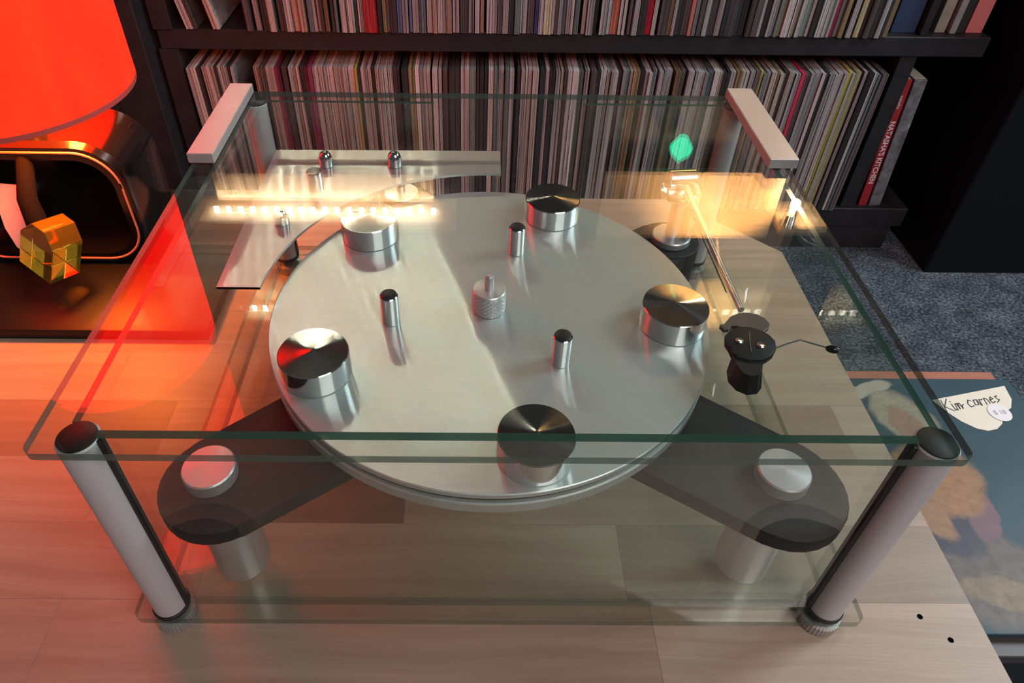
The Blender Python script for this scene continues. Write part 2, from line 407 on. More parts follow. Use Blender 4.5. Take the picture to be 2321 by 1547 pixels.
# ================================================================== TURNTABLE
tt = empty('turntable', (0, 0, 0.0155))
tag(tt, 'silver turntable with black three-armed chassis and weighted metal platter inside the glass cover', 'turntable')
def P0(o):      # turntable parts are modelled in world coordinates
    o.matrix_parent_inverse = tt.matrix_parent_inverse
    o.location = (0, 0, -0.0155); return o
ZB = 0.0155
arm_ends = [((-0.163, -0.1235), 0.0355, (-0.168, -0.120)), ((0.1775, -0.1245), 0.037, (0.1765, -0.1195)), ((-0.078, 0.180), 0.030, (-0.078, 0.182))]
bm = bmesh.new()
for (ex, ey), er, _ in arm_ends:
    bm_prism(bm, capsule((0, 0), 0.044, (ex, ey), er), 0.100, 0.112, 0.0012, 2)
bm_prism(bm, capsule((0, 0), 0.04, (0.155, 0.124), 0.0265), 0.1003, 0.1118, 0.001, 2)
chassis = P0(finish(bm, 'chassis', M_BLACK, tt, 30))
for (ex, ey), er, (fx, fy) in arm_ends:
    P0(lathe('foot', [(0.0165, ZB), (0.0175, ZB+0.001), (0.0175, 0.0995), (0.0165, 0.1000)], M_ALU, tt, (fx, fy, 0), 48))
    P0(lathe('foot_cap', [(0.0150, 0.1120), (0.0158, 0.1128), (0.0158, 0.1212), (0.0150, 0.1222), (0.0, 0.1227)], M_ALU, tt, (fx, fy, 0), 48))
# bearing + platter
P0(lathe('bearing', cyl_prof(0.030, 0.112, 0.1240), M_ALU, tt, (0, 0, 0), 40))
platter = P0(lathe('platter', [(0.1485, 0.1240), (0.1518, 0.1250), (0.1522, 0.1325), (0.1514, 0.1335), (0.1475, 0.1337), (0.1475, 0.1378),
                         (0.1508, 0.1380), (0.1520, 0.1386), (0.1520, 0.1416), (0.1514, 0.1422), (0.0, 0.1422)], M_PLAT, tt, (0, 0, 0), 160))
o = lathe('black_groove', [(0.1480, 0.1338), (0.1498, 0.1340), (0.1498, 0.1375), (0.1480, 0.1377)], M_GAP, platter, (0, 0, 0), 120)  # black ring set into the groove between the platter rims
ZP = 0.1422
for k in range(5):
    a = R(-78.7 + 72*k); wx, wy = 0.1269*math.cos(a), 0.1269*math.sin(a)
    w = P0(lathe('platter_weight', [(0.0212, ZP), (0.0222, ZP+0.0006), (0.0222, ZP+0.0174), (0.0217, ZP+0.0180), (0.0215, ZP+0.0180)],
              M_CHROME, tt, (wx, wy, 0), 64))
    lathe('polished_top', [(0.0216, ZP+0.0176), (0.0216, ZP+0.01802), (0.0120, ZP+0.0188), (0.0030, ZP+0.0196), (0.0010, ZP+0.0202), (0.0, ZP+0.0202)], M_MIRROR, w, (wx, wy, 0), 64, 12)
for k in range(3):
    a = R(-48.46 + 120*k); px, py = 0.0691*math.cos(a), 0.0691*math.sin(a)
    q = P0(lathe('support_post', [(0.0058, ZP), (0.0062, ZP+0.0005), (0.0062, ZP+0.0232), (0.0056, ZP+0.0238)], M_CHROME, tt, (px, py, 0), 32))
    lathe('rubber_tip', [(0.0053, ZP+0.0236), (0.0053, ZP+0.0246), (0.0040, ZP+0.0252), (0.0, ZP+0.0252)], M_RUBBER, q, (px, py, 0), 28)
# knurled record clamp (diamond knurl in the mesh)
bm = bmesh.new(); nu, nv = 72, 20; grid = []
for j in range(nv+1):
    ring = []
    for i in range(nu):
        d = 0.00022 if (i + j) % 4 < 2 and (i - j) % 4 < 2 else (-0.00018 if ((i + j) % 4 >= 2 and (i - j) % 4 >= 2) else 0)
        r = 0.0117 + (d if 1 < j < nv-1 else -0.0003); t = 2*math.pi*i/nu
        ring.append(bm.verts.new((r*math.cos(t), r*math.sin(t), ZP + 0.0004 + 0.0165*j/nv)))
    grid.append(ring)
for A, B in zip(grid, grid[1:]):
    for i in range(nu): bm.faces.new((A[i], A[(i+1) % nu], B[(i+1) % nu], B[i]))
bm.faces.new(grid[0][::-1]); bm.faces.new(grid[-1])
clamp = P0(finish(bm, 'record_clamp', M_ALU, tt))
lathe('clamp_top', [(0.0116, ZP+0.0168), (0.0116, ZP+0.0178), (0.0110, ZP+0.0184), (0.0, ZP+0.0184)], M_ALU, clamp, (0, 0, 0), 56)
lathe('spindle', [(0.0032, ZP+0.0184), (0.0032, ZP+0.0280), (0.0018, ZP+0.0300), (0.0, ZP+0.0303)], M_ALU, clamp, (0, 0, 0), 24)

# deck plate with round cut-out and knobs
ZD = 0.155
pts = [(-0.1909, 0.0058), (-0.1909, 0.1985), (0.0121, 0.1999)]
rc = 0.1605
a0 = math.acos(0.0121/rc); a1 = math.pi - math.asin(0.0058/rc)
pts += [(rc*math.cos(a0+(a1-a0)*k/40), rc*math.sin(a0+(a1-a0)*k/40)) for k in range(41)]
deck = P0(prism('deck_plate', pts, ZD-0.002, ZD, M_DECK, tt))
for kx, ky, kr, kh, dome in ((-0.1408, 0.1714, 0.0060, 0.0135, 1), (-0.0809, 0.1725, 0.0062, 0.0135, 1), (-0.1611, 0.0838, 0.0056, 0.0120, 1), (-0.1425, 0.1325, 0.0064, 0.0180, 0)):
    pr = [(kr*0.9, ZD), (kr, ZD+0.0006), (kr, ZD+kh*0.62), (kr*0.72, ZD+kh*0.9), (kr*0.45, ZD+kh), (0, ZD+kh*1.02)] if dome else [(kr*0.9, ZD), (kr, ZD+0.0006), (kr, ZD+kh-0.0006), (kr*0.9, ZD+kh), (0, ZD+kh)]
    lathe('control_knob', pr, M_CHROME, deck, (kx, ky, 0), 28)
for lx, ly in ((-0.078, 0.182), (-0.098, 0.150)):
    lathe('deck_spacer', cyl_prof(0.004, 0.112, ZD-0.002), M_STEEL, deck, (lx, ly, 0), 16)

# tonearm on its pod
TX, TY = 0.159, 0.122
P0(lathe('arm_pod', [(0.0245, ZB), (0.0255, ZB+0.002), (0.0255, 0.0960), (0.0262, 0.0965), (0.0262, 0.1125), (0.0250, 0.1135)], M_BLACK, tt, (TX-0.001, TY+0.002, 0), 48))
ta = P0(lathe('tonearm', [(0.0155, 0.1137), (0.0163, 0.1145), (0.0163, 0.1195), (0.0155, 0.1203), (0.0056, 0.1205), (0.0056, 0.1560), (0.0, 0.1560)], M_ALU, tt, (TX, TY, 0), 48))
lathe('pivot_cup', [(0.0040, 0.1545), (0.0110, 0.1560), (0.0150, 0.1600), (0.0160, 0.1650), (0.0152, 0.1655), (0.0135, 0.1625), (0.0, 0.1615)], M_STEEL, ta, (TX-0.001, TY+0.001, 0), 40)
bm = bmesh.new(); bm_box(bm, (TX+0.0085, TY-0.010, 0.122), (TX+0.0135, TY+0.012, 0.1680), 0.0008)
finish(bm, 'side_plate', M_ALU_LIN, ta)
lathe('counterweight', cyl_prof(0.0080, -0.012, 0.012, 0.0012), M_STEEL, ta, (TX+0.001, TY+0.010, 0.1690), 28, axis=(1, 0.1, 0))
HEAD = Vector((0.1655, -0.030, 0.1660)); PIV = Vector((TX+0.003, TY, 0.1672))
tube('arm_tube', [PIV, PIV.lerp(HEAD, 0.5), HEAD + Vector((0, 0.004, 0))], [0.0026, 0.0024, 0.0021], plain('satin_arm_metal', (0.52, 0.50, 0.48), 0.38, 0.8), ta, 14)
tube('arm_wire', [PIV + Vector((-0.0045, -0.01, 0.0)), HEAD + Vector((-0.0050, 0.022, 0.0))], 0.0005, M_RUBBER, ta, 6)
# grey yoke behind the shell with a small hook
def arc_band(c, r0, r1, a0, a1, n=16):
    o = [(c[0]+r1*math.cos(R(a0+(a1-a0)*k/n)), c[1]+r1*math.sin(R(a0+(a1-a0)*k/n))) for k in range(n+1)]
    i = [(c[0]+r0*math.cos(R(a0+(a1-a0)*k/n)), c[1]+r0*math.sin(R(a0+(a1-a0)*k/n))) for k in range(n+1)]
    return o + i[::-1]
yoke = prism('arm_yoke', [(0.1780, -0.0440), (0.1800, -0.0400), (0.1785, -0.0345), (0.1740, -0.0305), (0.1680, -0.0290), (0.1620, -0.0300), (0.1560, -0.0335), (0.1525, -0.0380),
              (0.1500, -0.0418), (0.1478, -0.0405), (0.1470, -0.0425), (0.1490, -0.0460), (0.1520, -0.0455), (0.1550, -0.0415), (0.1590, -0.0420), (0.1620, -0.0460), (0.1730, -0.0480)],
              0.1640, 0.1668, plain('grey_plastic_yoke', (0.055, 0.052, 0.055), 0.4), ta, 0.0005, None)
def P2(u, v, z):  # shell outline given at the height it stands at
    return (u, v)
shell_top = [(0.1590, -0.0425), (0.1530, -0.0455), (0.1485, -0.0505), (0.1468, -0.0570), (0.1480, -0.0620), (0.1498, -0.0655), (0.1500, -0.0700),
             (0.1580, -0.0730), (0.1660, -0.0725), (0.1690, -0.0705), (0.1735, -0.0675), (0.1775, -0.0615), (0.1785, -0.0555), (0.1765, -0.0500), (0.1720, -0.0455), (0.1660, -0.0430)]
M_SHELL = plain('satin_black_shell', (0.008, 0.008, 0.008), 0.5, spec=0.3)
sh = P0(prism('headshell', shell_top, 0.1620, 0.1672, M_SHELL, tt, 0.0012, 40))
bm = bmesh.new()
lo = [(0.1475, -0.0690), (0.1460, -0.0780), (0.1490, -0.0850), (0.1545, -0.0885), (0.1610, -0.0875), (0.1650, -0.0830), (0.1675, -0.0760), (0.1670, -0.0690)]
hi = [(0.1495, -0.0655), (0.1492, -0.0745), (0.1512, -0.0820), (0.1550, -0.0845), (0.1600, -0.0835), (0.1630, -0.0790), (0.1660, -0.0720), (0.1660, -0.0650)]
L = [bm.verts.new((x, y, 0.1530)) for x, y in lo]; H = [bm.verts.new((x, y, 0.1655)) for x, y in hi]
bm.faces.new(L[::-1]); bm.faces.new(H)
for i in range(8): bm.faces.new((L[i], L[(i+1) % 8], H[(i+1) % 8], H[i]))
finish(bm, 'cartridge', M_SHELL, ta)
for sx_, sy_ in ((0.1555, -0.0565), (0.1678, -0.0605)):
    lathe('screw', [(0.0026, 0.1670), (0.0026, 0.1680), (0.0018, 0.1687), (0.0, 0.1684)], M_STEEL, sh, (sx_, sy_, 0), 20)
bm = bmesh.new(); bm_tube(bm, [(0.1640, -0.0485, 0.1674), (0.1612, -0.0600, 0.1674), (0.1600, -0.0665, 0.1674)], 0.0003, 6)
finish(bm, 'seam_line', M_STEEL, sh)
fl = P0(tube('finger_lift', [(0.1765, -0.0615, 0.1660), (0.1850, -0.0585, 0.1672), (0.1935, -0.0560, 0.1680), (0.2010, -0.0590, 0.1676), (0.2080, -0.0615, 0.1672)], 0.00055, M_STEEL, tt, 8))
lathe('lift_bead', [(0.0, -0.0042), (0.0015, -0.0036), (0.0024, -0.0015), (0.0025, 0.0010), (0.0018, 0.0033), (0.0, 0.0042)], M_BLACKG, fl, (0.2115, -0.0630, 0.1670), 20, axis=(1, -0.35, 0))

# ================================================================== LAMP
LX, LY = -0.440, 0.250
lamp = empty('table_lamp', (LX, LY, 0))
tag(lamp, 'glowing red drum shade lamp on glossy black ring base, standing on the table', 'lamp')
def LP_(o): o.location = (-LX, -LY, 0); return o
def shade_mat():
    m, nt, bs = new_mat('lit_red_lampshade')
    tc = N(nt, 'ShaderNodeTexCoord')
    f = noise(nt, 60.0, mapping(nt, tc.outputs['Object'], (1, 1, 0.25)), 3)
    c = ramp(nt, f, ((0.3, (1.0, 0.0040, 0.0010)), (0.7, (1.0, 0.0056, 0.0014))))
    bs.inputs['Base Color'].default_value = (0.35, 0.012, 0.006, 1); setin(bs, Roughness=0.9); bs.inputs['Specular IOR Level'].default_value = 0.1
    nt.links.new(c, bs.inputs['Emission Color']); bs.inputs['Emission Strength'].default_value = 7.6
    return m
SZ0, SZ1, SR = 0.185, 0.5355, 0.1064
LP_(lathe('lamp_shade', [(SR, SZ0), (SR, SZ0+0.02), (SR-0.001, SZ1), (SR-0.003, SZ1), (SR-0.002, SZ0+0.02), (SR-0.002, SZ0), (SR, SZ0)][0:6], shade_mat(), lamp, (LX, LY, 0), 96, 50, closed=True))
rim_m = plain('dull_red_rim', (0.45, 0.07, 0.06), 0.6)
bm = bmesh.new()
for k in range(96):
    pass
bm_tube_pts = [(LX + (SR+0.0002)*math.cos(2*math.pi*k/96), LY + (SR+0.0002)*math.sin(2*math.pi*k/96)) for k in range(96)]
va = [bm.verts.new((x, y, SZ0-0.0005)) for x, y in bm_tube_pts]; vb_ = [bm.verts.new((x, y, SZ0+0.0045)) for x, y in bm_tube_pts]
vc = [bm.verts.new((LX+(x-LX)*0.955, LY+(y-LY)*0.955, SZ0-0.0005)) for x, y in bm_tube_pts]
for k in range(96):
    j = (k+1) % 96
    bm.faces.new((va[k], va[j], vb_[j], vb_[k])); bm.faces.new((vc[k], vc[j], va[j], va[k]))
LP_(finish(bm, 'shade_rim', rim_m, lamp, 60))
LP_(lathe('lamp_bulb', [(0.0, 0.255), (0.012, 0.258), (0.022, 0.272), (0.024, 0.287), (0.018, 0.305), (0.010, 0.320), (0.010, 0.338), (0.0, 0.338)], emit('warm_bulb', (1.0, 0.42, 0.10), 12.0), lamp, (LX, LY, 0), 24))
bd = bpy.data.lights.new('bulb_light', 'POINT'); bd.energy = 7.0; bd.color = (1.0, 0.20, 0.022); bd.shadow_soft_size = 0.022
bo = bpy.data.objects.new('bulb_light', bd); COL.objects.link(bo); bo.parent = lamp; bo.location = (0.046, -0.046, 0.218)
tray = box('gloss_tray', (-0.60, 0.1090, 0.0), (-0.2620, 0.356, 0.0123), plain('satin_black_tray', (0.006, 0.006, 0.006), 0.42, spec=0.3), None, 0.002, 2, 40)
tag(tray, 'low glossy black tray on the table under the red lamp', 'tray')
# ring frame: rounded-square outline, swept in depth
def rr_xz(hw, z0, z1, r, n=10):
    return [(x, z) for x, z in rounded_rect(-hw, z0, hw, z1, r, n)]
bm = bmesh.new()
outer = rr_xz(0.0985, 0.0125, 0.152, 0.044); inner = rr_xz(0.083, 0.026, 0.135, 0.032)
dep = [-0.024, 0.024]; bev = 0.004
rows = []
for (pl_, d) in ((outer, -0.034), (outer, 0.034), (None, 0.040), (inner, 0.040), (inner, -0.040), (None, -0.040)):
    src = pl_ if pl_ is not None else [((a[0]*0.75+b[0]*0.25), (a[1]*0.75+b[1]*0.25)) for a, b in zip(outer, inner)]
    rows.append([bm.verts.new((LX + x, LY + d, z)) for x, z in src])
n_ = len(outer)
for i in range(len(rows)):
    A, B = rows[i], rows[(i+1) % len(rows)]
    for k in range(n_):
        bm.faces.new((A[k], A[(k+1) % n_], B[(k+1) % n_], B[k]))
LP_(finish(bm, 'ring_frame', M_BLACKG, lamp, 35))
LP_(box('back_plate', (LX-0.086, LY+0.018, 0.020), (LX+0.086, LY+0.026, 0.140), M_BLACKG, lamp))
LP_(lathe('stem', cyl_prof(0.012, 0.150, 0.250), M_BLACKG, lamp, (LX, LY, 0), 24))
# salmon line round the ring, painting in the red shade's reflection
refl = [(LX + x, LY - 0.0402, z) for x, z in rr_xz(0.0905, 0.020, 0.1430, 0.038)]
bm = bmesh.new(); bm_tube(bm, refl + [refl[0], refl[1]], 0.0012, 6)
LP_(finish(bm, 'ring_reflection', plain('salmon_reflection', (0.75, 0.25, 0.15), 0.35), lamp, 40))

# yellow faceted pendant on black cord and white tag, hanging inside the ring
M_YEL = bpy.data.materials.new('yellow_acrylic'); M_YEL.use_nodes = True
b_ = M_YEL.node_tree.nodes['Principled BSDF']; b_.inputs['Base Color'].default_value = (0.62, 0.42, 0.03, 1); b_.inputs['Roughness'].default_value = 0.05
b_.inputs['Transmission Weight'].default_value = 0.85; b_.inputs['IOR'].default_value = 1.45
PC = Vector((-0.4170, 0.172, 0.0640))
pen = empty('acrylic_pendant', PC)
tag(pen, 'yellow faceted acrylic block pendant on a thick black cord inside the lamp ring', 'pendant')
bm = bmesh.new()
poly = [(-0.020, -0.026), (0.022, -0.026), (0.022, 0.014), (0.010, 0.029), (-0.006, 0.029), (-0.020, 0.012)]
lo = [bm.verts.new((x, -0.016, z)) for x, z in poly]; hi = [bm.verts.new((x, 0.016, z)) for x, z in poly]
bm.faces.new(lo); bm.faces.new(hi[::-1])
for i in range(6): bm.faces.new((lo[i], lo[(i+1) % 6], hi[(i+1) % 6], hi[i]))
bmesh.ops.bevel(bm, geom=bm.edges[:], offset=0.0006, segments=1, affect='EDGES')
o = finish(bm, 'acrylic_block', M_YEL, pen); o.rotation_euler = (R(-14), R(17), R(-30)); 
tube('cord', [(-0.004, 0.002, 0.022), (-0.010, 0.012, 0.045), (-0.018, 0.046, 0.0735)], [0.0095, 0.0085, 0.0070], plain('matt_black_cord', (0.004, 0.004, 0.004), 0.9, spec=0.1), pen, 14)
wt = prism('paper_tag', [(-0.030, -0.010), (-0.022, -0.030), (-0.008, -0.040), (0.008, -0.040), (0.016, -0.034), (0.012, 0.036), (-0.034, 0.036)], -0.0008, 0.0008,
           plain('white_tag_card', (0.72, 0.66, 0.62), 0.7, var=0.06, scale=60))
wt.rotation_euler = (R(75), 0, R(-8)); wt.location = (-0.4500, 0.2060, 0.0690)
tag(wt, 'pale rounded card tag hanging behind the yellow pendant in the lamp ring', 'tag')

# ================================================================== BOOKCASE
YB0, YB1 = 0.932, 1.262
bc = empty('record_bookcase', (0, YB0, ZF))
tag(bc, 'black wooden bookcase with two long shelves packed with records', 'bookcase')
def BP(o): o.location = (0, -YB0, -ZF); return o
BP(box('shelf_board', (-0.600, YB0, -0.048), (0.948, YB1, -0.0105), M_BLACKP, bc, 0.0015))
BP(box('shelf_board', (-0.600, YB0, -0.437), (0.948, YB1, -0.3905), M_BLACKP, bc, 0.0015))
BP(box('plinth', (-0.59, YB0+0.004, ZF), (0.93, YB1, -0.437), M_BLACKP, bc, 0.001))
BP(box('side_panel', (-0.604, YB0-0.004, -0.3905), (-0.568, YB1, -0.048), M_BLACKP, bc, 0.001))
BP(box('side_panel', (0.797, YB0+0.006, -0.3905), (0.829, YB1, -0.048), M_BLACKP, bc, 0.001))
BP(box('side_panel', (-0.604, YB0-0.004, -0.0105), (-0.568, YB1, 0.36), M_BLACKP, bc, 0.001))
BP(box('side_panel', (0.815, YB0+0.006, -0.0105), (0.829, YB1, 0.36), M_BLACKP, bc, 0.001))
BP(box('top_board', (-0.604, YB0, 0.36), (0.948, YB1, 0.385), M_BLACKP, bc, 0.001))
BP(box('back_panel', (-0.604, YB1, ZF), (0.948, YB1+0.008, 0.385), M_BLACKP, bc))
cab = box('tall_cabinet', (-1.10, 0.890, ZF), (-0.612, 1.30, 0.55), M_BLACKP, None, 0.002)
tag(cab, 'tall dark painted cabinet side beside the bookcase behind the red lamp', 'cabinet')
cr = box('black_cabinet', (0.985, 0.845, ZF), (1.75, 1.30, 0.75), plain('deep_black_lacquer', (0.004, 0.005, 0.007), 0.5, spec=0.3), None, 0.003)
tag(cr, 'plain black cabinet standing on the carpet to the right of the bookcase', 'cabinet')
bm = bmesh.new(); bm_box(bm, (1.35, 0.8435, -0.45), (1.353, 0.8450, 0.72)); finish(bm, 'door_seam', M_GAP, cr)
bm = bmesh.new(); bm_box(bm, (-0.690, 0.8885, -0.45), (-0.687, 0.8900, 0.53)); finish(bm, 'door_seam', M_GAP, cab)

# record sleeves ------------------------------------------------------------
def sleeve_mat():
    m, nt, bs = new_mat('record_sleeve_card')
    tc = N(nt, 'ShaderNodeTexCoord'); oi = N(nt, 'ShaderNodeObjectInfo')
    off = N(nt, 'ShaderNodeCombineXYZ'); r = math_n(nt, 'MULTIPLY', oi.outputs['Random'], 91.0)
    nt.links.new(r, off.inputs[0]); nt.links.new(math_n(nt, 'MULTIPLY', oi.outputs['Random'], 53.0), off.inputs[2])
    va = N(nt, 'ShaderNodeVectorMath', operation='ADD'); nt.links.new(tc.outputs['Object'], va.inputs[0]); nt.links.new(off.outputs[0], va.inputs[1])
    f = noise(nt, 1.0, mapping(nt, va.outputs[0], (5.5, 0.4, 0.7)), 3, 0.7)
    w = noise(nt, 1.0, mapping(nt, va.outputs[0], (9.0, 20, 60)), 2, 0.6)
    k = ramp(nt, f, ((0.36, (0.07, 0.07, 0.07)), (0.47, (0.60, 0.60, 0.60)), (0.58, (1.25, 1.22, 1.22))))
    k2 = ramp(nt, w, ((0.36, (0.66, 0.66, 0.66)), (0.56, (1.05, 1.05, 1.05))))
    c = mixc(nt, 1.0, oi.outputs['Color'], k, 'MULTIPLY'); c = mixc(nt, 0.8, c, k2, 'MULTIPLY')
    nt.links.new(c, bs.inputs['Base Color']); setin(bs, Roughness=0.5)
    return m
M_SLEEVE = sleeve_mat()
bm = bmesh.new(); bm_box(bm, (-0.5, 0.0, 0.0), (0.5, 1.0, 1.0))
es = [e for e in bm.edges if all(v.co.y < 0.01 for v in e.verts) and abs(e.verts[0].co.z-e.verts[1].co.z) > 0.5]
bm.normal_update()
bmesh.ops.recalc_face_normals(bm, faces=bm.faces[:])
SLEEVE = bpy.data.meshes.new('record_sleeve'); bm.to_mesh(SLEEVE); bm.free(); SLEEVE.materials.append(M_SLEEVE)
PALE = [(0.57, 0.54, 0.55), (0.48, 0.48, 0.49), (0.66, 0.65, 0.65), (0.40, 0.41, 0.43), (0.54, 0.51, 0.47), (0.44, 0.43, 0.46)]
DARK = [(0.05, 0.045, 0.045), (0.09, 0.08, 0.08), (0.04, 0.05, 0.055), (0.14, 0.12, 0.12), (0.10, 0.09, 0.10)]
TINT = [(0.30, 0.22, 0.12), (0.14, 0.19, 0.22), (0.42, 0.30, 0.24), (0.20, 0.25, 0.24), (0.36, 0.33, 0.18)]
def one_sleeve(x, z, t, hgt, lean, col, dy, label, group):
    o = bpy.data.objects.new('record_sleeve', SLEEVE); COL.objects.link(o)
    o.location = (x, YB0 - 0.005 + dy, z); o.scale = (t, 0.313, hgt); o.rotation_euler = (0, lean, 0)
    o.color = (*col, 1); tag(o, label, 'record', group); return o
def fill_row(x0, x1, z, specials, lab, group, gaps, lean_f, hmul=1.0):
    x = x0; done = set(); cnt = 0
    while x < x1:
        for ga, gb in gaps:
            if ga <= x < gb: x = gb
        t = random.choice((0.0055, 0.0065, 0.0075, 0.009, 0.0105, 0.0125))
        if x + t > x1: break
        lean = lean_f(x)
        q = random.random()
        col = random.choice(PALE) if q < 0.56 else (random.choice(DARK) if q < 0.86 else random.choice(TINT))
        k = random.uniform(0.70, 1.08); col = tuple(min(0.9, c*k) for c in col); grp = group; cnt += 1
        word = 'pale' if q < 0.56 else ('dark' if q < 0.86 else 'tinted'); sfx = 'th' if 10 < cnt % 100 < 14 else {1: 'st', 2: 'nd', 3: 'rd'}.get(cnt % 10, 'th')
        label = '%s record sleeve, %d%s from the left end of the %s shelf row' % (word, cnt, sfx, lab)
        for i, (sx_, st, sc, sl) in enumerate(specials):
            if i not in done and x <= sx_ < x + t + 0.004:
                done.add(i); t = st; col = sc; label = sl; grp = None
        o = one_sleeve(x + t/2, z, t*0.93, random.choice((0.311, 0.312, 0.313, 0.309))*hmul, lean, col, random.uniform(-0.004, 0.004), label, grp)
        x += t + random.choice((0.0003, 0.0005, 0.0012)) + (0.0 if random.random() > 0.05 else 0.004)
RED = (0.55, 0.04, 0.05)
low_sp = [(-0.385, 0.010, (0.20, 0.035, 0.09), 'dark plum record sleeve in the lower row, third group from the left end'),
          (-0.325, 0.014, (0.24, 0.05, 0.12), 'wide maroon record sleeve in the lower row above the cover hinge'),
          (0.625, 0.008, (0.60, 0.05, 0.11), 'bright magenta-red record sleeve near the right end of the lower row'),
          (0.715, 0.005, (0.55, 0.52, 0.08), 'thin yellow-green record sleeve near the right end of the lower row'),
          (0.545, 0.005, (0.58, 0.50, 0.14), 'mustard-edged record sleeve in the lower row above the right hinge bar'),
          (-0.232, 0.004, (0.55, 0.42, 0.12), 'thin ochre record sleeve on the left half of the lower row')]
up_sp = [(-0.205, 0.026, (0.42, 0.035, 0.045), 'wide red record box spine on the left of the upper row'),
         (-0.145, 0.009, (0.12, 0.18, 0.38), 'blue record sleeve just right of the wide red box, upper row'),
         (-0.125, 0.005, (0.16, 0.26, 0.48), 'lighter blue thin record sleeve right of the wide red box, upper row'),
         (0.105, 0.006, (0.08, 0.09, 0.30), 'dark blue-violet record sleeve in the middle of the upper row'),
         (0.125, 0.014, (0.60, 0.58, 0.40), 'cream-yellow record sleeve in the middle of the upper row'),
         (0.245, 0.013, (0.52, 0.17, 0.12), 'brick-red record sleeve right of the middle in the upper row'),
         (0.315, 0.012, (0.40, 0.015, 0.04), 'deep crimson record sleeve right of the middle in the upper row'),
         (0.385, 0.008, (0.60, 0.22, 0.20), 'salmon-red record sleeve in the upper row, rightmost of the red ones near the middle'),
         (0.645, 0.009, (0.26, 0.02, 0.06), 'burgundy record sleeve near the right end of the upper row'),
         (0.690, 0.010, (0.52, 0.45, 0.26), 'tan record sleeve near the right end of the upper row')]
def lean_low(x): return R(-1.2) if x < -0.45 else (R(-0.6) if x < -0.1 else (0.0 if x < 0.2 else R(0.35)))
fill_row(-0.555, 0.786, -0.3905, low_sp, 'lower', 'records on the lower shelf', [(-0.470, -0.432)], lean_low)
fill_row(-0.430, 0.752, -0.0105, up_sp, 'upper', 'records on the upper shelf', [(0.045, 0.049)], lambda x: R(0.0 if x > -0.3 else -0.4))
ORD = ['first', 'second', 'third', 'fourth', 'fifth']
for x, ln, c in ((-0.538, -19, PALE[1]), (-0.5315, -19, PALE[0]), (-0.5245, -19, DARK[1]), (-0.489, -18, (0.50, 0.38, 0.30)), (-0.4825, -18, PALE[2])):
    one_sleeve(x, -0.0080, 0.0058, 0.30, R(ln)*0.55, c, 0.0, 'record sleeve leaning over on the upper shelf, %s from its left end' % ORD.pop(0), 'leaning records on the upper shelf')

def book(name, x0, x1, z0, h, depth, mat, label, cat='book', lean=0.0, y=YB0):
    e = empty(name, ((x0+x1)/2, y, z0)); w = (x1-x0)/2
    box('cover', (-w, 0, 0), (w, depth, h), mat, e, 0.0012, 2)
    bm = bmesh.new(); bm_box(bm, (-w+0.002, 0.004, h-0.003), (w-0.002, depth+0.0015, h+0.0002)); finish(bm, 'page_block', plain(name+'_pages', (0.62, 0.58, 0.50), 0.8), e)
    e.rotation_euler = (0, lean, 0); tag(e, label, cat); return e
M_REDB = plain('red_book_cloth', (0.40, 0.025, 0.035), 0.5, var=0.1)
b1 = book('cookbook', 0.8410, 0.8590, -0.3905, 0.292, 0.24, M_REDB, 'red spined cookbook with white lettering, standing on the right end of the lower shelf', lean=R(-3.2), y=0.945)
M_WHITE = plain('white_print', (0.85, 0.83, 0.82), 0.6)
rotS = Matrix.Translation((0, -0.0004, 0.130)) @ Matrix.Rotation(R(90), 4, 'Y') @ Matrix.Rotation(R(90), 4, 'X')
text_mesh('spine_title', "NATASHA'S KITCHEN", 0.0152, M_WHITE, b1, rotS, offset=0.00035)
text_mesh('spine_author', "natasha", 0.0095, M_WHITE, b1, Matrix.Translation((0, -0.0004, 0.245)) @ Matrix.Rotation(R(90), 4, 'Y') @ Matrix.Rotation(R(90), 4, 'X'))
def grey_book_mat():
    m, nt, bs = new_mat('grey_photo_spine'); tc = N(nt, 'ShaderNodeTexCoord')
    f = noise(nt, 45, tc.outputs['Object'], 5, 0.65)
    nt.links.new(ramp(nt, f, ((0.35, (0.10, 0.11, 0.13)), (0.62, (0.26, 0.28, 0.31)), (0.75, (0.55, 0.57, 0.60)))), bs.inputs['Base Color']); return m
book('photo_book', 0.8640, 0.8890, -0.3905, 0.292, 0.25, grey_book_mat(), 'grey mottled book beside the red cookbook on the lower shelf', lean=R(-3.2), y=0.945)
book('blue_box_set', 0.766, 0.8125, -0.0105, 0.30, 0.24, plain('navy_box', (0.035, 0.055, 0.12), 0.45), 'navy blue box set at the right end of the upper record row', 'box set', y=0.952)
book('tan_book', 0.8500, 0.8700, -0.0105, 0.26, 0.20, plain('tan_cloth', (0.36, 0.31, 0.24), 0.6, var=0.2), 'tan book right of the upper shelf divider', y=0.955)
book('grey_book', 0.8760, 0.8880, -0.0105, 0.27, 0.20, plain('grey_cloth', (0.32, 0.32, 0.31), 0.6, var=0.2), 'light grey book between tan and black books on the upper shelf', y=0.950)
book('black_book', 0.8900, 0.9060, -0.0105, 0.27, 0.20, plain('black_cloth', (0.03, 0.03, 0.03), 0.6), 'black book left of the pink book on the upper shelf', y=0.955)
book('pink_book', 0.9090, 0.9400, -0.0105, 0.27, 0.20, plain('salmon_pink_cloth', (0.72, 0.20, 0.20), 0.5, var=0.05), 'salmon pink book at the right end of the upper shelf', y=0.955)

